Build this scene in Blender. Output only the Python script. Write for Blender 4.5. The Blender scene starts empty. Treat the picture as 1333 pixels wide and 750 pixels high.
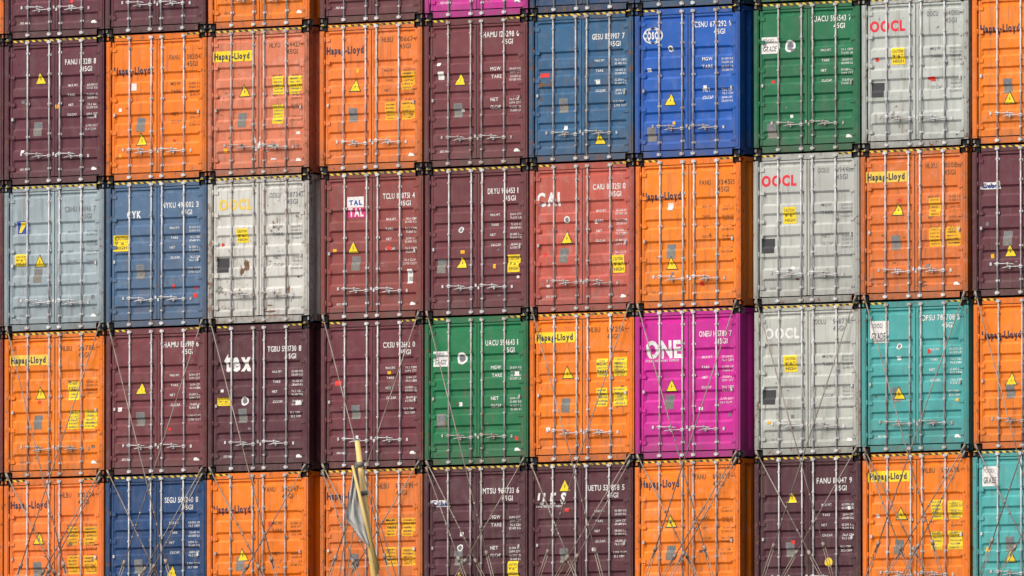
import bpy, bmesh, math, random
import numpy as np
from mathutils import Vector, Matrix
ZOOM=None
R = random.Random(7)
scene = bpy.context.scene
W, L, H = 2.438, 12.192, 2.896
PX, HP, Z0 = 2.475, 2.921, 14.0

# ---------------------------------------------------------------- camera fit
xs = [5,138,270,417,552,689,826,981,1121,1266]
obs = {1:[51,45,41,35,27,20,13,5,-2,None],
       2:[241,238,231,225,219,213,206,200,194,188],
       3:[431,428,424,418,413,408,403,397,392,388],
       4:[624,621,616,612,608,604,600,595,591,587]}
def colx(c,g1,g2,g3):
    return c*PX+(g1 if c>=3 else 0)+(g2 if c>=7 else 0)+(g3 if c>=9 else 0)
def proj(p,P):
    C=p[:3]; yw,pt,rl,f=p[3],p[4],p[5],p[6]*1000
    d=np.array([math.sin(yw)*math.cos(pt),math.cos(yw)*math.cos(pt),math.sin(pt)])
    r=np.array([math.cos(yw),-math.sin(yw),0.]); u=np.cross(r,d)
    r2=r*math.cos(rl)+u*math.sin(rl); u2=-r*math.sin(rl)+u*math.cos(rl)
    v=P-C; w=v@d
    return 666.5+f*(v@r2)/w, 375-f*(v@u2)/w
def resid(p):
    o=[]
    for r,l in obs.items():
        for c,y in enumerate(l):
            P=np.array([colx(c,p[7],p[8],p[9]),0.,Z0+(5-r)*HP-0.012])
            a,b=proj(p,P); o.append(a-xs[c])
            if y is not None: o.append(b-y)
    D=math.hypot(p[0]-12.5,p[1]); o.append((D-300)/40); o.append(p[5]*300)
    o.append((p[2]-6)*.3); o.append(p[9]*10)
    return np.array(o)
th=math.radians(35)
p=np.array([12.5+300*math.sin(th),-300*math.cos(th),6.,-th,math.atan(14.7/300),0.,19.7,.25,.3,.03])
lam=1e-2; e=resid(p)
for it in range(80):
    J=np.zeros((len(e),len(p)))
    for k in range(len(p)):
        q=p.copy(); q[k]+=1e-5; J[:,k]=(resid(q)-e)/1e-5
    A=J.T@J; st=np.linalg.solve(A+lam*np.diag(np.diag(A)),-J.T@e)
    q=p+st; e2=resid(q)
    if e2@e2<e@e: p,e,lam=q,e2,lam*.4
    else: lam*=4
G1,G2,G3=p[7:10]
def CX(c): return colx(c,G1,G2,G3)
yw,pt,rl,f=p[3],p[4],p[5],p[6]*1000
d=Vector((math.sin(yw)*math.cos(pt),math.cos(yw)*math.cos(pt),math.sin(pt)))
r=Vector((math.cos(yw),-math.sin(yw),0)); u=r.cross(d)
r2=r*math.cos(rl)+u*math.sin(rl); u2=-r*math.sin(rl)+u*math.cos(rl)
CAM=Vector(p[:3])
cam=bpy.data.cameras.new("camera"); co=bpy.data.objects.new("camera",cam); scene.collection.objects.link(co)
M=Matrix((r2,u2,-d)).transposed().to_4x4(); M.translation=CAM; co.matrix_world=M
cam.sensor_width=36; cam.lens=f/1333*36; cam.clip_start=1; cam.clip_end=6000
scene.camera=co
if ZOOM:
    cam.lens*=ZOOM[2]; cam.shift_x=(ZOOM[0]-666.5)/1333*ZOOM[2]; cam.shift_y=-(ZOOM[1]-375)/1333*ZOOM[2]
def ray(px,py,dist):
    return CAM+ (d+ r2*((px-666.5)/f)+u2*((375-py)/f))*dist

# ---------------------------------------------------------------- materials
def lin(c):
    return tuple(((v/255)/12.92 if v/255<=.04045 else ((v/255+.055)/1.055)**2.4) for v in c)
def newmat(n):
    m=bpy.data.materials.new(n); m.use_nodes=True; return m, m.node_tree, m.node_tree.nodes["Principled BSDF"]
class N:
    def __init__(s,nt): s.nt=nt
    def n(s,t,**k):
        x=s.nt.nodes.new(t)
        for a,b in k.items(): setattr(x,a,b)
        return x
    def l(s,a,b): s.nt.links.new(a,b)
    def noise(s,vec,scale,detail=3,rough=.55):
        x=s.n("ShaderNodeTexNoise"); x.inputs["Scale"].default_value=scale; x.inputs["Detail"].default_value=detail
        x.inputs["Roughness"].default_value=rough; s.l(vec,x.inputs["Vector"]); return x.outputs["Fac"]
    def mapr(s,v,a,b,c,dd):
        x=s.n("ShaderNodeMapRange"); s.l(v,x.inputs[0])
        for i,q in enumerate((a,b,c,dd)): x.inputs[i+1].default_value=q
        return x.outputs[0]
    def math(s,op,a,b=None):
        x=s.n("ShaderNodeMath",operation=op)
        for i,v in enumerate((a,b)):
            if v is None: continue
            if isinstance(v,(int,float)): x.inputs[i].default_value=v
            else: s.l(v,x.inputs[i])
        return x.outputs[0]
    def mix(s,f,a,b):
        x=s.n("ShaderNodeMix",data_type='RGBA')
        if isinstance(f,(int,float)): x.inputs[0].default_value=f
        else: s.l(f,x.inputs[0])
        for i,v in ((6,a),(7,b)):
            if isinstance(v,tuple): x.inputs[i].default_value=(*v,1)
            else: s.l(v,x.inputs[i])
        return x.outputs[2]
    def mapping(s,vec,sc,loc=(0,0,0)):
        x=s.n("ShaderNodeMapping"); x.inputs["Scale"].default_value=sc; x.inputs["Location"].default_value=loc
        s.l(vec,x.inputs["Vector"]); return x.outputs["Vector"]

def paint(name,rgb,seed,rust=.3,fade=.3,frame=False):
    m,nt,b=newmat(name); g=N(nt)
    base=tuple(min(.85,v) for v in lin(rgb))
    tc=g.n("ShaderNodeTexCoord").outputs["Object"]
    off=(seed*7.31%50,seed*3.77%50,seed*5.13%50)
    v=g.mapping(tc,(1,1,1),off)
    lum=sum(base)/3
    light=tuple(min(.9,x*.82+lum*.20+.045) for x in base); dark=tuple(x*.66 for x in base)
    big=g.noise(v,.9,2)
    c=g.mix(g.mapr(big,.38,.7,0,.5),base,dark)
    med=g.noise(v,5,4,.68)
    c=g.mix(g.mapr(med,.50,.70,0,.12+fade*.85),c,light)
    st=g.noise(g.mapping(tc,(11,11,.55),off),1,4,.68)
    grime=(.085,.07,.06)
    c=g.mix(g.mapr(st,.50,.76,0,.45+.1*rust),c,grime)
    sep=g.n("ShaderNodeSeparateXYZ"); g.l(tc,sep.inputs[0])
    low=g.math('MULTIPLY',g.mapr(sep.outputs[2],0,.65,1,0),g.mapr(med,.3,.7,.1,.85))
    c=g.mix(g.math('MULTIPLY',low,.7),c,grime)
    ru=g.noise(g.mapping(tc,(1,1,.8),tuple(o+3 for o in off)),11,5,.72)
    t=.695-.10*rust-(.05 if frame else 0)
    rm=g.math('MULTIPLY',g.mapr(ru,t,t+.05,0,1),g.mapr(big,.35,.6,.15,1))
    rr=g.math('MULTIPLY',g.mapr(st,.58,.72,0,1),g.math('MULTIPLY',g.mapr(big,.4,.6,0,1),.5*rust))
    c=g.mix(rr,c,(.24,.10,.035))
    c=g.mix(rm,c,(.15,.06,.025))
    # pale scuffs reuse the fine noise at its low end
    c=g.mix(g.mapr(ru,.34,.29,0,.25+.35*fade),c,light)
    g.l(c,b.inputs["Base Color"])
    g.l(g.mapr(med,.3,.7,.40,.64),b.inputs["Roughness"])
    if not frame:
        bump=g.n("ShaderNodeBump"); bump.inputs["Strength"].default_value=.6; bump.inputs["Distance"].default_value=.03
        g.l(g.noise(v,2.6,1),bump.inputs["Height"]); g.l(bump.outputs[0],b.inputs["Normal"])
    return m
def simple(name,rgb,rough=.6,metal=0,var=.35,scale=6,dark=None):
    m,nt,b=newmat(name); g=N(nt)
    base=tuple(rgb)
    info=g.n("ShaderNodeObjectInfo")
    tc=g.n("ShaderNodeTexCoord").outputs["Object"]
    va=g.n("ShaderNodeVectorMath",operation='ADD'); g.l(tc,va.inputs[0])
    sc=g.math('MULTIPLY',info.outputs["Random"],40); g.l(sc,va.inputs[1])
    no=g.noise(va.outputs[0],scale,3,.65)
    dk=dark or tuple(x*.45 for x in base)
    c=g.mix(g.mapr(no,.42,.72,0,var*1.6),base,dk)
    g.l(c,b.inputs["Base Color"]); b.inputs["Roughness"].default_value=rough; b.inputs["Metallic"].default_value=metal
    return m
GALV=simple("galvanised_steel",(.60,.61,.62),.5,0,.6,5,(.32,.27,.24))
GALV2=simple("galvanised_steel_worn",(.48,.47,.46),.55,0,.65,6,(.26,.17,.12))
GASK=simple("rubber_gasket",(.022,.022,.023),.8)
CAST=simple("corner_casting_steel",(.20,.17,.155),.7,0,.5,9,(.10,.055,.035))
DARK=simple("dark_void",(.01,.01,.01),.9)
WHT=simple("white_marking",(.76,.76,.74),.6,0,.4,16,(.42,.38,.36))
BLK=simple("black_marking",(.035,.035,.04),.5,0,.1,9)
GRYT=simple("grey_marking",(.13,.14,.15),.5,0,.35,14,(.28,.28,.28))
YEL=simple("yellow_label",(.86,.63,.01),.5,0,.25,9)
YELF=simple("faded_yellow_label",(.78,.55,.07),.6,0,.3,9)
ORL=simple("orange_label",(.84,.41,.01),.6,0,.25,9)
RED=simple("red_label",(.65,.03,.02),.5,0,.2,9)
LRED=simple("red_logo",(.70,.015,.04),.5,0,.2,9)
NAV=simple("navy_logo",(.03,.03,.06),.5,0,.1,9)
PLT=simple("data_plate",(.24,.23,.21),.5,.3,.5,30)
BRN=simple("brown_marking",(.15,.07,.03),.6,0,.3,9)
BLUE=simple("blue_label",(.02,.06,.35),.5)
PINK=simple("pink_label",(.65,.03,.20),.5)
def hazard():
    m,nt,b=newmat("hazard_stripes"); g=N(nt)
    tc=g.n("ShaderNodeTexCoord").outputs["Object"]; s=g.n("ShaderNodeSeparateXYZ"); g.l(tc,s.inputs[0])
    a=g.math('ADD',s.outputs[0],s.outputs[2]); fr=g.math('FRACT',g.math('DIVIDE',a,.15))
    c=g.mix(g.math('GREATER_THAN',fr,.5),(.02,.02,.02),(.70,.48,.03))
    no=g.noise(tc,8,3,.7); c=g.mix(g.mapr(no,.48,.66,0,.85),c,(.06,.045,.03))
    g.l(c,b.inputs["Base Color"]); b.inputs["Roughness"].default_value=.6
    return m
HAZ=hazard()

# ---------------------------------------------------------------- geometry helpers
def qbox(bm,x0,x1,y0,y1,z0,z1,mi):
    vs=[bm.verts.new(c) for c in ((x0,y0,z0),(x1,y0,z0),(x1,y1,z0),(x0,y1,z0),(x0,y0,z1),(x1,y0,z1),(x1,y1,z1),(x0,y1,z1))]
    fs=[]
    for q in ((0,1,5,4),(1,2,6,5),(2,3,7,6),(3,0,4,7),(4,5,6,7),(3,2,1,0)):
        fc=bm.faces.new([vs[i] for i in q]); fc.material_index=mi; fs.append(fc)
    return fs
def tube(bm,a,b,ra,rb,n,mi,smooth=True,caps=True):
    a=Vector(a); b=Vector(b); w=(b-a).normalized()
    s=w.orthogonal().normalized(); t=w.cross(s)
    r0=[bm.verts.new(a+(s*math.cos(6.28318*i/n)+t*math.sin(6.28318*i/n))*ra) for i in range(n)]
    r1=[bm.verts.new(b+(s*math.cos(6.28318*i/n)+t*math.sin(6.28318*i/n))*rb) for i in range(n)]
    for i in range(n):
        fc=bm.faces.new((r0[i],r0[(i+1)%n],r1[(i+1)%n],r1[i])); fc.material_index=mi; fc.smooth=smooth
    if caps:
        bm.faces.new(r0[::-1]).material_index=mi; bm.faces.new(r1).material_index=mi
def mkmesh(bm,name,mats):
    me=bpy.data.meshes.new(name); bm.normal_update(); bm.to_mesh(me); bm.free()
    for m in mats: me.materials.append(m)
    return me
def link(name,data,parent=None):
    o=bpy.data.objects.new(name,data); scene.collection.objects.link(o)
    if parent: o.parent=parent
    return o

# door leaf relief
LEAVES=((.128,1.212),(1.226,2.310)); LZ0,LZ1=.150,2.765; YL=.046; DEP=.032
RODX=(.56,1.09,1.348,1.878); RODY=.020; RR=.0165
def make_variant(k):
    cs,th_,sl={0:((.37,.79,1.21,1.63,2.03),.12,.045),1:((.35,.70,1.05,1.40,1.75,2.08),.085,.04),2:((.37,.79,1.21,1.63,2.03),.17,.045)}[k]
    tr=[(zc-th_/2-sl,zc-th_/2,zc+th_/2,zc+th_/2+sl) for zc in cs]
    tr.append((2.640,2.670,2.700,2.730))
    return tr
VAR=[make_variant(k) for k in range(3)]
XS1,XS2=.055,.095
def fz(tr,z):
    for a,b,c,dd in tr:
        if a<=z<=dd:
            if z<b: return (z-a)/(b-a)
            if z>c: return (dd-z)/(dd-c)
            return 1.
    return 0.
def fx(x):
    for a,b in LEAVES:
        if a<=x<=b:
            q=min(x-a,b-x)
            return max(0,min(1,(q-XS1)/(XS2-XS1)))
    return 0.
def surfy(tr,x,z): return YL+DEP*fx(x)*fz(tr,z)
def zbreaks(tr):
    return [v for t in tr for v in t]
XB=[]
for a,b in LEAVES: XB+= [a+XS1,a+XS2,b-XS2,b-XS1]

def body_mesh(k):
    tr=VAR[k]; bm=bmesh.new(); rr=random.Random(40+k)
    for a,b in LEAVES:
        X=[a,a+XS1,a+XS2,b-XS2,b-XS1,b]; Zs=[LZ0]+sorted(zbreaks(tr))+[LZ1]
        gv=[[bm.verts.new((x,surfy(tr,x,z),z)) for x in X] for z in Zs]
        for i in range(len(Zs)-1):
            for j in range(len(X)-1):
                bm.faces.new((gv[i][j],gv[i][j+1],gv[i+1][j+1],gv[i+1][j])).material_index=0
        qbox(bm,a,a+.02,YL+.001,YL+.06,LZ0,LZ1,0); qbox(bm,b-.02,b,YL+.001,YL+.06,LZ0,LZ1,0)
        qbox(bm,a+.02,b-.02,YL+.001,YL+.06,LZ0,LZ0+.02,0); qbox(bm,a+.02,b-.02,YL+.001,YL+.06,LZ1-.02,LZ1,0)
        qbox(bm,a+.003,a+.045,YL-.010,YL+.0005,LZ0+.004,LZ1-.004,0)
        qbox(bm,b-.045,b-.003,YL-.010,YL+.0005,LZ0+.004,LZ1-.004,0)
    qbox(bm,.112,2.326,YL+.061,YL+.075,.125,2.79,2)
    qbox(bm,.113,.127,YL+.004,YL+.06,.14,2.78,2); qbox(bm,2.311,2.325,YL+.004,YL+.06,.14,2.78,2)
    qbox(bm,1.213,1.225,YL-.006,YL+.05,.14,2.775,2)
    for x0,x1 in ((.004,.110),(2.328,2.434)):
        qbox(bm,x0,x1,.008,.15,.1185,H-.1185,3)
        xo=x0+.03 if x0<1 else x0+.012
        qbox(bm,xo,xo+.06,-.002,.0075,.16,H-.16,3)
    qbox(bm,.1785,2.2595,.034,.15,H-.118,H-.006,3)
    qbox(bm,.111,2.327,.044,.15,2.776,H-.1185,3)
    qbox(bm,.1785,2.2595,.030,.15,.012,.128,3)
    qbox(bm,.111,.178,.045,.15,.1186,.13,3); qbox(bm,2.26,2.327,.045,.15,.1186,.13,3)
    for yy in (0,L-.162):
        for x0 in (0,W-.178):
            for z0 in (0,H-.118):
                fs=qbox(bm,x0,x0+.178,yy,yy+.162,z0,z0+.118,4)
                if yy==0: fr=[fs[0],fs[3] if x0==0 else fs[1]]
                else: fr=[fs[2]]
                for fc in fr:
                    bmesh.ops.inset_region(bm,faces=[fc],thickness=.040)
                    fc.normal_update(); nrm=fc.normal.copy()
                    ex=bmesh.ops.extrude_discrete_faces(bm,faces=[fc])
                    for nf in ex['faces']:
                        nf.material_index=5
                        bmesh.ops.translate(bm,verts=nf.verts,vec=-nrm*.05)
    for yy in (.05,L-.13):
        for x0 in (.05,W-.128):
            qbox(bm,x0,x0+.078,yy-.02,yy+.08,-.024,-.001,1)
            qbox(bm,x0+.02,x0+.055,yy-.075,yy-.021,-.019,-.007,1)
    for i,x in enumerate(RODX):
        tube(bm,(x,RODY,.055),(x,RODY,H-.05),RR,RR,8,1)
        for z in (.30,.98,1.62,2.20,2.60):
            zz=z+rr.uniform(-.03,.03)
            qbox(bm,x-.040,x+.040,YL-.010,YL-.001,zz-.022,zz+.022,1 if k!=1 else 0)
            qbox(bm,x-.022,x+.022,-.002,YL-.0105,zz-.015,zz+.015,1)
        for zz in (.045,H-.085):
            qbox(bm,x-.048,x+.048,.0,.029,zz,zz+.040,1)
            qbox(bm,x-.026,x+.026,-.010,-.001,zz-.012,zz+.05,1)
    for pr in ((0,1),(2,3)):
        xa,xb=RODX[pr[0]],RODX[pr[1]]
        za=.60+rr.uniform(-.02,.02); zb=za-.055+rr.uniform(-.01,.01)
        for x,z,s in ((xa,za,1),(xb,zb,-1)):
            qbox(bm,x-.028,x+.028,-.004,.036,z-.032,z+.032,1)
            tube(bm,(x-s*.06,-.004,z+.003),(x+s*.30,-.014,z-.006),.010,.0095,6,1)
            tube(bm,(x+s*.30,-.014,z-.006),(x+s*.40,-.012,z-.022),.011,.008,6,1)
            qbox(bm,x+s*.24-.018,x+s*.24+.018,-.004,YL-.001,z-.040,z+.022,1)
            qbox(bm,x-s*.16-.02,x-s*.16+.02,YL-.018,YL-.001,z-.03,z+.03,1)
    for z in (.32,.95,1.60,2.15,2.60):
        for xh,s in ((.118,1),(2.320,-1)):
            tube(bm,(xh,.020,z-.06),(xh,.020,z+.06),.015,.015,6,3)
            q0,q1=sorted((xh+s*.016,xh+s*.12)); qbox(bm,q0,q1,YL-.020,YL-.0105,z-.035,z+.035,0)
    for x in (.20,2.235):
        qbox(bm,x-.02,x+.02,YL-.045,YL-.001,1.28,1.34,1)
    for side in (0,1):
        def sx(v): return v if side==0 else W-v
        ys=[.15]; xsn=[.012]; y=.2
        while y<L-.45:
            ys+= [y,y+.068,y+.138,y+.206]; xsn+=[.012,.048,.048,.012]; y+=.278
        ys.append(L-.15); xsn.append(.012)
        lo=[bm.verts.new((sx(a),b,.16)) for a,b in zip(xsn,ys)]
        hi=[bm.verts.new((sx(a),b,H-.09)) for a,b in zip(xsn,ys)]
        for i in range(len(ys)-1):
            q=(lo[i],lo[i+1],hi[i+1],hi[i])
            bm.faces.new(q if side else q[::-1]).material_index=0
        a,b=sorted((sx(.003),sx(.065)))
        qbox(bm,a,b,.163,L-.163,.02,.16,3); qbox(bm,a,b,.163,L-.163,H-.09,H-.004,3)
    qbox(bm,.066,W-.066,.151,L-.151,H-.03,H-.012,0)
    qbox(bm,.066,W-.066,.151,L-.151,.10,.15,5)
    qbox(bm,.12,W-.12,L-.06,L-.03,.13,H-.12,0)
    for x0,x1 in ((.004,.15),(W-.15,W-.004)): qbox(bm,x0,x1,L-.15,L-.008,.1185,H-.1185,3)
    qbox(bm,.1785,W-.1785,L-.15,L-.01,H-.118,H-.006,3); qbox(bm,.1785,W-.1785,L-.15,L-.01,.012,.118,3)
    return mkmesh(bm,"container_body",[GALV,GALV,GASK,GALV,CAST,DARK])
BODY=[body_mesh(k) for k in range(3)]

# ---------------------------------------------------------------- glyphs
GL={}
def glyph(ch,bold):
    key=(ch,bold)
    if key in GL: return GL[key]
    cu=bpy.data.curves.new("g",'FONT'); cu.body=ch; cu.size=1; cu.resolution_u=3; cu.offset={0:.006,1:.018,2:.045}[bold]
    o=bpy.data.objects.new("g",cu); scene.collection.objects.link(o)
    dg=bpy.context.evaluated_depsgraph_get(); me=o.evaluated_get(dg).to_mesh()
    vs=[(v.co.x,v.co.y) for v in me.vertices]; fs=[tuple(p_.vertices) for p_ in me.polygons]
    x0=min((v[0] for v in vs),default=0); x1=max((v[0] for v in vs),default=.3)
    GL[key]=([(a-x0,b) for a,b in vs],fs,x1-x0)
    bpy.data.objects.remove(o); bpy.data.curves.remove(cu)
    return GL[key]
hv=glyph('H',0)[0]; CAP=max(v[1] for v in hv)
def text(bm,s,x,z,cap,mi,width=None,bold=0,slant=0,maxw=None):
    sc=cap/CAP; cur=0; pl=[]
    for ch in s:
        if ch==' ': cur+=.38; continue
        vs,fs,w=glyph(ch,bold); pl.append((vs,fs,cur)); cur+=w+.11
    tot=max(.01,(cur-.11))*sc; kx=1.
    if width: kx=width/tot
    elif maxw and tot>maxw: kx=maxw/tot
    for vs,fs,c in pl:
        bv=[bm.verts.new((x+(a+c+slant*b)*sc*kx,0,z+b*sc)) for a,b in vs]
        for fc in fs:
            try:
                ff=bm.faces.new([bv[i] for i in fc]); ff.material_index=mi
            except ValueError: pass
    return tot*kx
def rect(bm,x0,x1,z0,z1,mi,y=0):
    v=[bm.verts.new((a,y,b)) for a,b in ((x0,z0),(x1,z0),(x1,z1),(x0,z1))]
    bm.faces.new(v).material_index=mi
def poly(bm,pts,mi,y=0):
    bm.faces.new([bm.verts.new((a,y,b)) for a,b in pts]).material_index=mi
def disc(bm,x,z,rx,rz,mi,y=0,n=18):
    poly(bm,[(x+rx*math.cos(6.2832*i/n),z+rz*math.sin(6.2832*i/n)) for i in range(n)],mi,y)
def blob(bm,x,z,rx,rz,mi,rr,n=14,y=0):
    poly(bm,[(x+rx*math.cos(6.2832*i/n)*rr.uniform(.45,1.2),z+rz*math.sin(6.2832*i/n)*rr.uniform(.45,1.2)) for i in range(n)],mi,y)
MM=[WHT,BLK,GRYT,YEL,YELF,ORL,RED,LRED,NAV,PLT,BRN,HAZ,BLUE,PINK]
MI={k:i for i,k in enumerate("w k g y f o r l n p b h u i".split())}
def UV(u_,v_): return u_*W, H*(1-v_)
TY=-.003
def ltext(bm,*a,**k):
    n0=len(bm.verts); text(bm,*a,**k); bm.verts.ensure_lookup_table()
    for i in range(n0,len(bm.verts)): bm.verts[i].co.y+=TY
def markings(bm,tr,c,rr):
    t=c.get('t','w'); T=MI[t]
    u_,v_=c.get('idp',(.56,.135))
    v_={.20:.185,.21:.185,.22:.19,.24:.20}.get(v_,v_)
    x,z=UV(u_,v_); pre,num,chk=c['id']
    wtot=(.985-u_)*W-.14
    if c.get('idl',0)==0:
        text(bm,pre+" "+num,x,z,.105,T,width=wtot-.16,bold=1); text(bm,chk,x+wtot-.10,z,.105,T,maxw=.06,bold=1)
        text(bm,"45G1",x+wtot*.50,z-.145,.095,T,width=.26,bold=1)
    else:
        text(bm,pre,x,z,.095,T,width=.26,bold=1); text(bm,num,x+.42,z,.095,T,width=.40,bold=1)
        text(bm,"45G1",x+.42,z-.14,.095,T,width=.26,bold=1)
    style=c.get('s',rr.choice((1,1,2)))
    if style in(1,2):
        zz=UV(0,c.get('sv',.335 if style==1 else .36))[1]
        labs=("MAX.WT.","TARE","NET","CU.CAP.") if style==1 else ("MGW","TARE","NET","CU.CAP")
        for i,lb in enumerate(labs):
            if style==2 and i==2: zz-=.30
            cp=.045 if style==1 else .065
            text(bm,lb,UV(.625,0)[0]+(0 if style==1 else .02),zz,cp,T,maxw=.24,bold=1)
            for j in range(2):
                s=rr.choice(("32.500 KG","30.480 KG","71.650 LB","28.600 KG","63.050 LB","76.3 CBM","2694 CFT"))
                text(bm,s,UV(.815,0)[0],zz-.068*j,.042,T,width=.27,bold=0)
            zz-=.195 if style==1 else .15
        if style==1 and rr.random()<.8:
            for j in range(2): text(bm,rr.choice(("2.700 CU.FT","76.4 CU.M","33.2 CBM")),UV(.80,0)[0],zz-.03-.075*j,.040,T,maxw=.36,bold=0)
    if c.get('y4'):
        m=MI[c['y4']]; v0=c.get('y4v',.335)
        for (a,b) in ((.63,.735),(.79,.925)):
            for vv in (v0,v0+.20):
                if rr.random()<.1: continue
                x0,z1=UV(a,vv+rr.uniform(-.006,.006)); x1,z0=UV(b,vv+.125)
                rect(bm,x0,x1,z0,z1,m,.0008)
                for q in range(5):
                    ltext(bm,"".join(rr.choice("HEATWMNX8 ") for _ in range(7)),x0+.025,z1-.062-q*.068,.032,MI['b'] if c['y4']!='y' else MI['g'],maxw=(x1-x0-.05))
    if c.get('tri'):
        x,z=UV(*c['tri']); s=.145
        poly(bm,[(x-s,z-s*.85),(x+s,z-s*.85),(x,z+s*.95)],MI['k'],-.001)
        s2=.118; poly(bm,[(x-s2,z-s2*.85-.006),(x+s2,z-s2*.85-.006),(x,z+s2*.95-.006)],MI['y'],-.0035)
        poly(bm,[(x-.010,z-.06),(x+.018,z-.01),(x+.002,z-.01),(x+.012,z+.045),(x-.014,z-.02),(x-.002,z-.02)],MI['k'],-.006)
    for lb in c.get('lab',[]):
        a,b,w_,h_,m=lb[:5]; x,z=UV(a,b)
        rect(bm,x-w_/2,x+w_/2,z-h_/2,z+h_/2,MI[m],-.0015)
        if m in('y','f'):
            for q,s in enumerate(("CAUTION","9'6''","HIGH")):
                ltext(bm,s,x-w_/2+.03,z+h_/2-(q+1)*h_/3.4,h_/5.5,MI['k'],w_-.06,1)
        if m=='w' and h_>.2:
            ltext(bm,"FOOD",x-w_/2+.03,z+h_*.18,h_*.2,MI['g'],w_*.6,1); ltext(bm,"GRADE",x-w_/2+.03,z-h_*.35,h_*.3,MI['k'],w_*.75,1)
    for lb in c.get('dot',[]):
        a,b,rd,m=lb; x,z=UV(a,b); disc(bm,x,z,rd,rd*1.0,MI[m]); 
        if m=='w': disc(bm,x,z,rd*.6,rd*.65,MI['g'],-.0025)
    if c.get('pl',1):
        x,z=UV(*c.get('plp',(.325+rr.uniform(-.01,.01),.62))); rect(bm,x-.10,x+.10,z-.14,z+.14,MI['p'],.0004)
        rect(bm,x-.085,x+.085,z+.02,z+.12,MI['g'],-.0020)
    for _ in range(rr.choice((1,2,2,3))):
        a=rr.choice((.13,.17,.34,.36,.62,.66,.88)); b=rr.uniform(.30,.86); x,z=UV(a,b)
        m=rr.choice("wrwgro" if t=='w' else "rwkgor"); h=rr.uniform(.025,.045)
        rect(bm,x-rr.uniform(.02,.06),x+.04,z-h,z+h,MI[m],-.0006)
    if rr.random()<.5:
        x,z=UV(.86,.915); rect(bm,x,x+.14,z,z+.06,MI['w'])
    if rr.random()<.6:
        x,z=UV(.14,.90); text(bm,"ISO 1161",x,z,.04,T,maxw=.25,bold=1)
    bi=0
    for (a,b,rx,rz,m,cnt) in c.get('blob',[]):
        for _ in range(cnt):
            x,z=UV(a+rr.uniform(-.06,.06),b+rr.uniform(-.06,.06)); s=rr.uniform(.3,1); bi+=1; blob(bm,x,z,rx*s,rz*s,MI[m],rr,y=-.0004*bi)
    # knocks and scrapes
    for _ in range(rr.randint(1,4)):
        x,z=UV(rr.choice((.12,.2,.3,.4,.6,.7,.88)),rr.uniform(.5,.93)); bi+=1
        blob(bm,x,z,rr.uniform(.01,.05),rr.uniform(.01,.03),MI[rr.choice('bbpg')],rr,9,y=-.0004*bi)
    lg=c.get('logo')
    if lg:
        kind=lg[0]; x,z=UV(lg[1],lg[2])
        if kind=='HLy': 
            rect(bm,x-.04,x+.90,z-.05,z+.16,MI['y' if len(lg)<4 else lg[3]]); ltext(bm,"Hapag-Lloyd",x,z,.115,MI['n'],.84,2)
        elif kind=='HL': text(bm,"Hapag-Lloyd",x,z,.135,MI['n'],.88,2)
        elif kind=='OOCL': text(bm,"OOCL",x,z,.19,MI[lg[3]],.80,2)
        elif kind=='ONE': text(bm,"ONE",x,z,.31,MI['w'],.82,2); text(bm,"OCEAN NETWORK EXPRESS",x,z-.085,.04,MI['w'],.78,1)
        elif kind=='CAI': text(bm,"CAI",x,z,.24,MI['w'],.54,2)
        elif kind=='tex': text(bm,"tex",x,z,.36,MI['w'],.64,2)
        elif kind=='UES': text(bm,"U E S",x,z,.20,MI['w'],.66,2,.2); text(bm,"UNITED EQUIPMENT",x,z-.07,.04,MI['w'],.6,1)
        elif kind=='CYK': text(bm,"CYK",x,z,.13,MI['w'],.34,2)
        elif kind=='TAL':
            rect(bm,x,x+.40,z-.17,z+.03,MI['i']); rect(bm,x,x+.40,z+.03,z+.24,MI['w']); ltext(bm,"TAL",x+.03,z-.14,.15,MI['w'],.34,2); ltext(bm,"TAL",x+.05,z+.08,.09,MI['u'],.3,2)
        elif kind=='COS':
            text(bm,"COSCO",x,z,.13,MI['w'],.46,2)
            for e_ in (1,.55):
                n=20
                for i in range(n):
                    a0,a1=6.2832*i/n,6.2832*(i+1)/n
                    poly(bm,[(x+.23+.23*e_*math.cos(a0),z+.065+.16*math.sin(a0)),(x+.23+.23*e_*math.cos(a1),z+.065+.16*math.sin(a1)),
                             (x+.23+.205*e_*math.cos(a1),z+.065+.135*math.sin(a1)),(x+.23+.205*e_*math.cos(a0),z+.065+.135*math.sin(a0))],MI['w'],-.001)
        elif kind=='FLY':
            rect(bm,x,x+.26,z-.05,z+.20,MI['u']); poly(bm,[(x+.03,z-.03),(x+.09,z-.03),(x+.24,z+.18),(x+.10,z+.18)],MI['y'],-.0025)
        elif kind=='CUBE': 
            rect(bm,x,x+.44,z-.03,z+.10,MI['w']); ltext(bm,"Cube",x+.03,z-.005,.085,MI['u'],.36,2)

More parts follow.
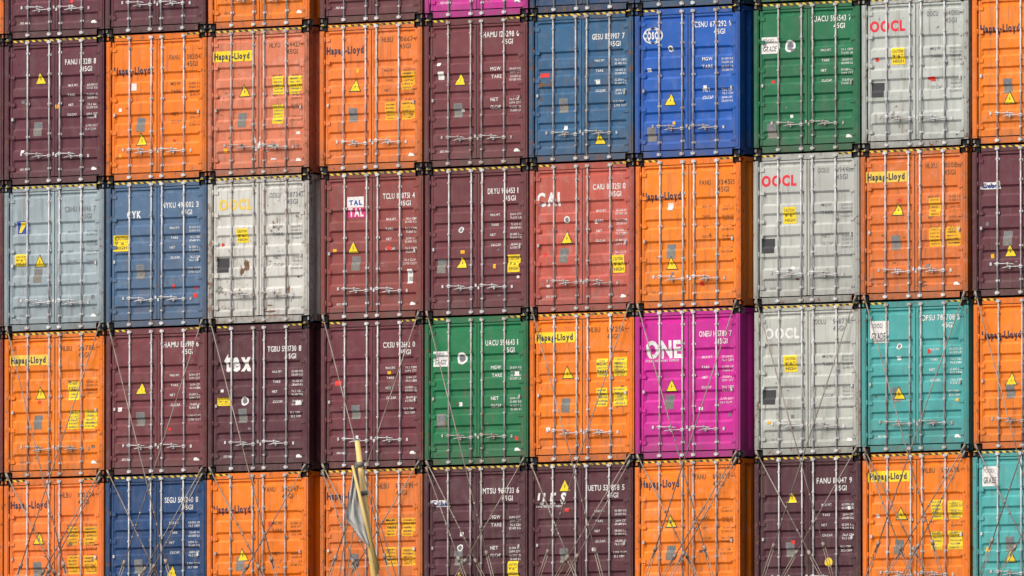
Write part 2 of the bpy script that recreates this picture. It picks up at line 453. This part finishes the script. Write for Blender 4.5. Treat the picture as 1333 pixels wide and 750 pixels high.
def finish_marks(bm,tr,hazw,rr):
    for zc in zbreaks(tr):
        bmesh.ops.bisect_plane(bm,geom=bm.verts[:]+bm.edges[:]+bm.faces[:],plane_co=(0,0,zc),plane_no=(0,0,1))
    for xc in XB:
        bmesh.ops.bisect_plane(bm,geom=bm.verts[:]+bm.edges[:]+bm.faces[:],plane_co=(xc,0,0),plane_no=(1,0,0))
    for v in bm.verts:
        v.co.y+= surfy(tr,v.co.x,v.co.z)-.004
        if v.co.x<LEAVES[0][0]+.046 or abs(v.co.x-1.219)<.053 or v.co.x>LEAVES[1][1]-.046: v.co.y-=.010
    bm.normal_update()
    for fc in bm.faces:
        if fc.normal.y>0: fc.normal_flip()
    if hazw:
        segs=[(.19,2.248)] if hazw==2 else [(.19,.52),(1.92,2.248)]
        for a,b in segs: rect(bm,a,b,H-.052,H-.014,MI['h'],.031)
        for a,b in ((.01,.17),(W-.17,W-.01)): rect(bm,a,b,H-.016,H-.003,MI['h'],-.002)

# ---------------------------------------------------------------- data
C=dict(O=(250,124,0),Of=(242,124,42),Os=(208,120,84),Od=(218,114,38),M=(92,36,52),Mb=(108,46,56),Md=(80,34,47),
  B=(36,88,130),Bc=(8,90,182),G=(6,108,66),Gr=(184,188,182),Lb=(156,172,182),Nb=(70,102,134),Wh=(204,205,197),
  Br=(134,58,54),Rd=(196,90,75),Pk=(194,8,142),T=(72,164,162),Nv=(16,64,108))
def D(col,id_,**k):
    k.update(c=col,id=id_.split()); return k
row1=[
 D('M','FANU 173281 8',tri=(.35,.27),idp=(.60,.20),lab=[(.52,.47,.07,.08,'o')]),
 D('O','FANU 382043 3',t='b',logo=('HL',.07,.27),tri=(.34,.72),idp=(.62,.21),idl=1,lab=[(.27,.36,.12,.14,'w')]),
 D('Os','HLXU 644274 1',t='b',logo=('HLy',.06,.20),tri=(.35,.42),y4='y',y4v=.33,idl=1,idp=(.60,.135),rust=.9,fade=1,blob=[(.50,.80,.05,.12,'w',7),(.62,.86,.10,.03,'w',4)]),
 D('Of','HLBU 106674 5',t='b',logo=('HL',.06,.20),tri=(.34,.42),y4='o',y4v=.34,idl=1,idp=(.60,.135)),
 D('Mb','HAMU 120298 0',tri=(.34,.41),lab=[(.15,.38,.14,.16,'w')]),
 D('B','GESU 858907 7',tri=(.67,.85),idp=(.60,.20),lab=[(.14,.41,.22,.08,'r')],rust=.9,blob=[(.16,.52,.10,.06,'b',5)]),
 D('Bc','CSNU 676292 9',logo=('COS',.07,.20),tri=(.33,.61),s=2,dot=[(.33,.27,.06,'w')],plp=(.15,.84),rust=.1),
 D('G','UACU 598543 7',lab=[(.15,.28,.40,.32,'w')],dot=[(.33,.29,.12,'w')],plp=(.16,.85),rust=.2),
 D('Gr','OOCU 840804 3',t='g',logo=('OOCL',.07,.22,'l'),lab=[(.33,.39,.30,.32,'y'),(.14,.61,.28,.28,'k')],s=2,pl=0,rust=.7,idl=1,idp=(.60,.135),blob=[(.28,.84,.05,.14,'p',2)]),
 D('O','FANU 303144 9',t='b',logo=('HL',.07,.26),tri=(.34,.70),idl=1),
]
row2=[
 D('Lb','CBHU 841146 7',t='g',logo=('FLY',.12,.31),tri=(.35,.52),lab=[(.16,.51,.30,.24,'y')],idp=(.60,.22),rust=.45,fade=1),
 D('Nb','NYKU 494002 3',logo=('CYK',.20,.25),lab=[(.14,.42,.36,.32,'y')],idp=(.55,.22),rust=.5,fade=.8,blob=[(.55,.75,.04,.03,'b',5)]),
 D('Wh','OOLU 887342 3',t='g',logo=('OOCL',.10,.22,'f'),lab=[(.33,.40,.28,.28,'y'),(.14,.60,.28,.28,'k')],s=2,pl=0,rust=1.1,fade=.6,idl=1,idp=(.60,.15),blob=[(.35,.60,.07,.12,'b',4),(.14,.79,.10,.08,'p',2),(.6,.93,.2,.03,'b',4),(.85,.8,.03,.1,'b',3)]),
 D('Br','TCLU 808751 4',logo=('TAL',.25,.25),lab=[(.86,.72,.12,.28,'w')],idp=(.60,.22),tri=(.31,.51)),
 D('Mb','DRYU 986453 1',tri=(.35,.64),lab=[(.85,.66,.28,.34,'y')],dot=[(.34,.42,.06,'w')],idp=(.60,.20),plp=(.15,.66)),
 D('Rd','CAIU 803251 0',logo=('CAI',.06,.28),tri=(.35,.50),lab=[(.84,.69,.28,.34,'y')],dot=[(.35,.38,.07,'w')],idp=(.60,.20),fade=.9),
 D('O','FANU 334515 2',t='b',logo=('HL',.06,.27),tri=(.33,.70),idl=1,idp=(.60,.20),lab=[(.32,.32,.12,.14,'w')]),
 D('Gr','OOLU 494486 6',t='g',logo=('OOCL',.07,.21,'l'),lab=[(.33,.41,.30,.32,'y'),(.13,.61,.28,.28,'k')],s=2,pl=0,rust=.45,idl=1,idp=(.60,.135)),
 D('Od','HLXU 800812 2',t='b',logo=('HLy',.06,.20,'f'),tri=(.34,.40),y4='o',y4v=.33,idl=1,idp=(.60,.135),rust=.7,fade=.9,blob=[(.5,.94,.2,.03,'b',4)]),
 D('M','FANU 148805 6',logo=('CUBE',.07,.28),tri=(.34,.70)),
]
row3=[
 D('O','HLBU 237116 8',t='b',logo=('HLy',.06,.21,'f'),tri=(.35,.42),y4='y',y4v=.35,idl=1,fade=.6,rust=.6),
 D('Mb','HAMU 133918 6',tri=(.34,.41)),
 D('Md','TGBU 593730 8',logo=('tex',.155,.31),lab=[(.15,.52,.34,.16,'y')],idp=(.58,.22),dot=[(.35,.52,.09,'w')]),
 D('Mb','CXSU 902662 0',idp=(.60,.22),lab=[(.16,.42,.16,.10,'r')],rust=.6),
 D('G','UACU 594643 1',lab=[(.15,.28,.36,.30,'w')],dot=[(.35,.28,.12,'w')],idp=(.58,.24),plp=(.15,.70)),
 D('O','HLBU 137256 7',t='b',logo=('HLy',.06,.18),tri=(.35,.40),y4='y',y4v=.31,idl=1,rust=.6),
 D('Pk','ONEU 145789 7',logo=('ONE',.09,.32),tri=(.34,.51),idp=(.60,.22),rust=.05,fade=.1,dot=[]),
 D('Gr','OOLU 938738 4',t='g',logo=('OOCL',.09,.22,'w'),lab=[(.33,.39,.30,.32,'y'),(.13,.61,.28,.28,'k')],s=2,pl=0,rust=.7,idl=1,fade=.7),
 D('T','DFSU 786708 5',lab=[(.16,.20,.42,.42,'w')],tri=(.34,.61),dot=[(.34,.30,.06,'w')],s=1,rust=.4),
 D('O','HLBU 220918 4',t='b',logo=('HL',.07,.27),tri=(.34,.54),idl=1),
]
row4=[
 D('Of','HLBU 100254 2',t='b',logo=('HL',.06,.20),tri=(.34,.41),y4='o',idl=1),
 D('Nv','SEGU 504240 8',idp=(.58,.22),tri=(.65,.66),rust=.5),
 D('O','FANU 392847 7',t='b',logo=('HL',.06,.27),tri=(.34,.56),idl=1),
 D('Od','HLBU 143391 6',t='b',logo=('HL',.06,.20),y4='o',idl=1,rust=.7),
 D('Md','MTSU 965733 6',logo=('CUBE',.06,.26),idp=(.56,.22),tri=(.33,.75),dot=[(.34,.55,.07,'w')],lab=[(.85,.70,.24,.3,'y')]),
 D('Md','UETU 539898 5',logo=('UES',.07,.27),idp=(.56,.22),tri=(.34,.15),s=1),
 D('O','FANU 877597 1',t='b',logo=('HL',.05,.18),tri=(.33,.41),idl=1,fade=.6),
 D('Md','FANU 113047 9',tri=(.34,.27),idp=(.58,.21),dot=[(.69,.71,.09,'y')]),
 D('O','HLBU 132636 1',t='b',logo=('HLy',.06,.17),tri=(.35,.40),y4='y',y4v=.32,idl=1,rust=.6),
 D('T','DFSU 771204 3',lab=[(.16,.17,.38,.38,'w')],tri=(.34,.70),logo=None),
]
row0=[D('M','FANU 201123 1'),D('M','FANU 218830 4'),D('O','FANU 390021 7',t='b',logo=('HL',.07,.26)),D('Mb','TCLU 811200 3'),D('Pk','ONEU 112001 5',logo=('ONE',.09,.32)),
 D('Nv','SEGU 512008 1'),D('B','GESU 800112 8'),D('G','UACU 501128 9'),D('Gr','OOLU 812207 5',t='g',logo=('OOCL',.07,.22,'l'),s=2),D('M','FANU 121910 2')]
rows=[row0,row1,row2,row3,row4]
idx=0
def make_container(row,cidx,c):
    global idx
    rr=random.Random(1000+row*37+cidx*11)
    k=0 if c['c'] in('O','M','Bc','Pk') else (2 if c['c'] in ('Gr','Wh','Lb','Rd','Br') else 1)
    if rr.random()<.15: k=rr.randrange(3)
    em=bpy.data.objects.new("shipping_container",None); scene.collection.objects.link(em)
    em.empty_display_size=.5
    em.location=(CX(cidx)+rr.uniform(-.012,.012), rr.uniform(-.02,.02), Z0+(4-row)*HP)
    b=link("container_body",BODY[k],em)
    rust=c.get('rust',rr.uniform(.25,.7)); fade=c.get('fade',rr.uniform(.15,.6))
    jf=1+rr.uniform(-.06,.03)
    rgb=tuple(max(0,min(254,v*jf+rr.uniform(-2,2))) for v in C[c['c']])
    pm=paint("container_paint",rgb,idx+1,rust,fade); fm=paint("container_frame_paint",tuple(v*.9 for v in rgb),idx+31,rust+.25,fade,True)
    gm=GALV if rr.random()<.6 else GALV2
    sl=[(0,pm),(1,gm),(3,fm)]
    if rr.random()<.7: sl.append((4,fm))
    for i,m in sl:
        b.material_slots[i].link='OBJECT'; b.material_slots[i].material=m
    bm=bmesh.new(); markings(bm,VAR[k],c,rr)
    hz=2 if rr.random()<.65 else 1
    finish_marks(bm,VAR[k],hz,rr)
    link("markings",mkmesh(bm,"markings",MM),em)
    idx+=1
pool=['O','M','Mb','B','Gr','Of','Br','Md']
for ri,rw in enumerate(rows):
    for ci,c in enumerate(rw): make_container(ri,ci,c)
    for ci in (-1,10,11):
        cc=R.choice(pool)
        make_container(ri,ci,D(cc,'FANU %06d 4'%R.randrange(999999),t='b' if cc[0]=='O' else ('g' if cc=='Gr' else 'w'),tri=(.34,.5),logo=('HL',.07,.25) if cc[0]=='O' else None))

# ---------------------------------------------------------------- lashing rods
LASH=simple("lashing_rod_steel",(.32,.28,.24),.6,.2,.6,3,(.17,.10,.065))
def lash(a,b):
    bm=bmesh.new(); a=Vector(a); b=Vector(b); w=(b-a); ln=w.length; w.normalize()
    tb=ln-1.35
    tube(bm,a,a+w*(tb+.2),.0115,.0115,6,0)
    tube(bm,a-w*.05,a+w*.09,.024,.024,6,0)
    for q in (.55,.8,1.05): 
        if tb-q>0: tube(bm,a+w*(tb-q),a+w*(tb-q+.05),.020,.020,6,0)
    s=w.cross(Vector((0,1,0))).normalized()
    for sg in (-1,1): tube(bm,a+w*tb+s*.026*sg,b-w*.35+s*.026*sg,.009,.009,5,0)
    tube(bm,a+w*(tb-.04),a+w*(tb+.06),.036,.036,8,0); tube(bm,b-w*.42,b-w*.32,.036,.036,8,0)
    tube(bm,b-w*.35,b,.016,.016,6,0); tube(bm,b-w*.04,b+w*.05,.03,.03,6,0)
    return link("lashing_rod",mkmesh(bm,"lashing_rod",[LASH]))
for c in range(-1,11):
    x=CX(c); rr=random.Random(c+90)
    for sgn in (0,1):
        xa=x+.09 if sgn==0 else x+W-.09; xb=x+W-.22 if sgn==0 else x+.22
        if rr.random()<.93: lash((xa,-.03,Z0+2*HP+.06),(xb+rr.uniform(-.1,.1),-.42,Z0-.10))
        if rr.random()<.93: lash((xa,-.03,Z0+HP+.06),(xb+(-.12 if sgn==0 else .12)+rr.uniform(-.08,.08),-.30,Z0-.10))
        if rr.random()<.55: lash((xa,-.035,Z0+HP-.07),(xb+(-.55 if sgn==0 else .55)+rr.uniform(-.15,.15),-.52,Z0-.10))

# ---------------------------------------------------------------- ship structure below the frame
STEEL=simple("painted_deck_steel",(.16,.06,.045),.6,0,.5,.8)
HULL=simple("hull_paint",(.03,.05,.10),.45,0,.3,.3)
bm=bmesh.new()
xl,xr=CX(-1)-.3,CX(11)+W+.3
qbox(bm,xl,xr,-1.0,-.20,Z0-.30,Z0-.16,0)
x=xl+.1
while x<xr:
    qbox(bm,x,x+.14,-.95,-.81,10.5,Z0-.301,0); qbox(bm,x,x+.05,-.99,-.94,Z0-.159,Z0+.35,0); x+=2.475
lb=link("lashing_bridge",mkmesh(bm,"lashing_bridge",[STEEL]))
bm=bmesh.new(); qbox(bm,xl,xr,.3,L-.3,11.2,Z0-.03,0)
for i in range(13): qbox(bm,xl+.2+i*2.475,xl+.5+i*2.475,-.05,.299,11.2,Z0-.03,0)
link("hatch_cover",mkmesh(bm,"hatch_cover",[STEEL]))
bm=bmesh.new()
ax,bx=xl-8,xr+8
out=[(ax,-14),(bx,-14),(bx,150),((ax+bx)/2,190),(ax,150)]
top=[bm.verts.new((a,b,11.2)) for a,b in out]; bot=[bm.verts.new(((a-(ax+bx)/2)*.9+(ax+bx)/2,b,-2)) for a,b in out]
bm.faces.new(top)
for i in range(5): bm.faces.new((bot[i],bot[(i+1)%5],top[(i+1)%5],top[i]))
link("ship_hull",mkmesh(bm,"ship_hull",[HULL]))
m,nt,b=newmat("water_surface"); g=N(nt); b.inputs["Base Color"].default_value=(.03,.05,.05,1); b.inputs["Roughness"].default_value=.12
tc=g.n("ShaderNodeTexCoord").outputs["Object"]; bu=g.n("ShaderNodeBump"); bu.inputs["Strength"].default_value=.6
g.l(g.noise(tc,.4,4),bu.inputs["Height"]); g.l(bu.outputs[0],b.inputs["Normal"])
bm=bmesh.new(); S=4000
bm.faces.new([bm.verts.new(v) for v in ((-S,-S,0),(S,-S,0),(S,S,0),(-S,S,0))])
link("water",mkmesh(bm,"water",[m]))

# ---------------------------------------------------------------- sailing boat in front
WOOD=simple("varnished_spar",(.80,.54,.18),.5,0,.3,2)
SAIL=simple("grey_sailcloth",(.50,.50,.48),.85,0,.3,2)
BH=simple("boat_hull_paint",(.03,.05,.04),.4)
WIRE=simple("rigging_rope",(.22,.20,.17),.8)
DB=190
pt_=lambda x,y: ray(x,y,DB)
boat=bpy.data.objects.new("sailing_boat",None); scene.collection.objects.link(boat)
top=pt_(465,574); m2=pt_(487,750); dr=(m2-top).normalized(); base=top+dr*((top.z-.9)/(-dr.z))
boat.location=base; 
def loc(v): return Vector(v)-base
bm=bmesh.new(); tube(bm,loc(top),loc(top+dr*3),.032,.045,12,0); tube(bm,loc(top+dr*3),loc(base),.045,.10,12,0)
tube(bm,loc(top+dr*.25),loc(top+dr*.31),.045,.045,10,1); tube(bm,loc(top+dr*.6),loc(top+dr*.65),.048,.048,10,1)
link("mast",mkmesh(bm,"mast",[WOOD,WIRE]),boat)
bm=bmesh.new()
ga=pt_(459,606)-d*.15; gb=pt_(492,742)-d*.2
tube(bm,loc(ga),loc(gb),.016,.028,8,0)
link("gaff",mkmesh(bm,"gaff",[WOOD]),boat)
lf=[(461,607),(458,625),(455,645),(451,662),(450,676),(455,682),(461,688),(466,697),(474,707)]
rt=[(465,607),(468,625),(469,640),(472,655),(475,668),(477,680),(479,692),(481,702),(482,711)]
bm=bmesh.new(); nu=18; gr=[]
def lerp(l,t):
    q=t*(len(l)-1); i=min(int(q),len(l)-2); w=q-i
    return l[i][0]*(1-w)+l[i+1][0]*w, l[i][1]*(1-w)+l[i+1][1]*w
for i in range(40):
    t=i/39; a=lerp(lf,t); b_=lerp(rt,t); row=[]
    for j in range(nu+1):
        s=j/nu; q=pt_(a[0]*(1-s)+b_[0]*s,a[1]*(1-s)+b_[1]*s)
        q=q-d*(.10+.022*math.sin(s*13+t*5)+.012*math.sin(s*27-t*9))
        row.append(bm.verts.new(loc(q)))
    gr.append(row)
for i in range(39):
    for j in range(nu):
        fc=bm.faces.new((gr[i][j],gr[i+1][j],gr[i+1][j+1],gr[i][j+1])); fc.smooth=True
link("furled_sail",mkmesh(bm,"furled_sail",[SAIL]),boat)
bm=bmesh.new()
for a,b_ in (((466,585),(420,900)),((466,585),(560,900)),((464,600),(452,676)),((482,710),(486,745)),((470,620),(430,900))):
    tube(bm,loc(pt_(*a)),loc(pt_(*b_)),.006,.006,5,0)
link("rigging",mkmesh(bm,"rigging",[WIRE]),boat)
bm=bmesh.new(); secs=[(-6,.1,1.3),(-4,1.2,1.1),(0,1.8,.9),(4,1.5,1.0),(6,.9,1.2)]; rings=[]
for sx_,w_,tz in secs:
    rings.append([bm.verts.new((sx_,yy*w_,zz)) for yy,zz in ((-1,tz-.9),(-.75,-.6),(0,-1.2),(.75,-.6),(1,tz-.9))])
for i in range(len(rings)-1):
    for j in range(4): bm.faces.new((rings[i][j],rings[i+1][j],rings[i+1][j+1],rings[i][j+1]))
    bm.faces.new((rings[i][0],rings[i][4],rings[i+1][4],rings[i+1][0]))
bm.faces.new(rings[-1])
bh=link("hull",mkmesh(bm,"hull",[BH]),boat)

# ---------------------------------------------------------------- light
el,az=math.radians(44),math.radians(192)
w=bpy.data.worlds.new("World"); scene.world=w; w.use_nodes=True
sk=w.node_tree.nodes.new("ShaderNodeTexSky"); sk.sky_type='NISHITA'; sk.sun_disc=False
sk.sun_elevation=el; sk.sun_rotation=az; sk.air_density=1.0; sk.dust_density=4.0; sk.ozone_density=.6
bg=w.node_tree.nodes["Background"]; w.node_tree.links.new(sk.outputs[0],bg.inputs[0]); bg.inputs[1].default_value=.15
sd=bpy.data.lights.new("sun",'SUN'); sd.energy=2.3; sd.angle=math.radians(35); sd.color=(1,.96,.90)
so=bpy.data.objects.new("sun",sd); scene.collection.objects.link(so)
dv=Vector((math.sin(az)*math.cos(el),math.cos(az)*math.cos(el),math.sin(el)))
so.rotation_euler=dv.to_track_quat('Z','Y').to_euler(); so.location=(0,-40,60)
scene.view_settings.view_transform='Standard'; scene.view_settings.look='None'; scene.view_settings.exposure=0
scene.cycles.max_bounces=4; scene.cycles.diffuse_bounces=2; scene.cycles.glossy_bounces=2
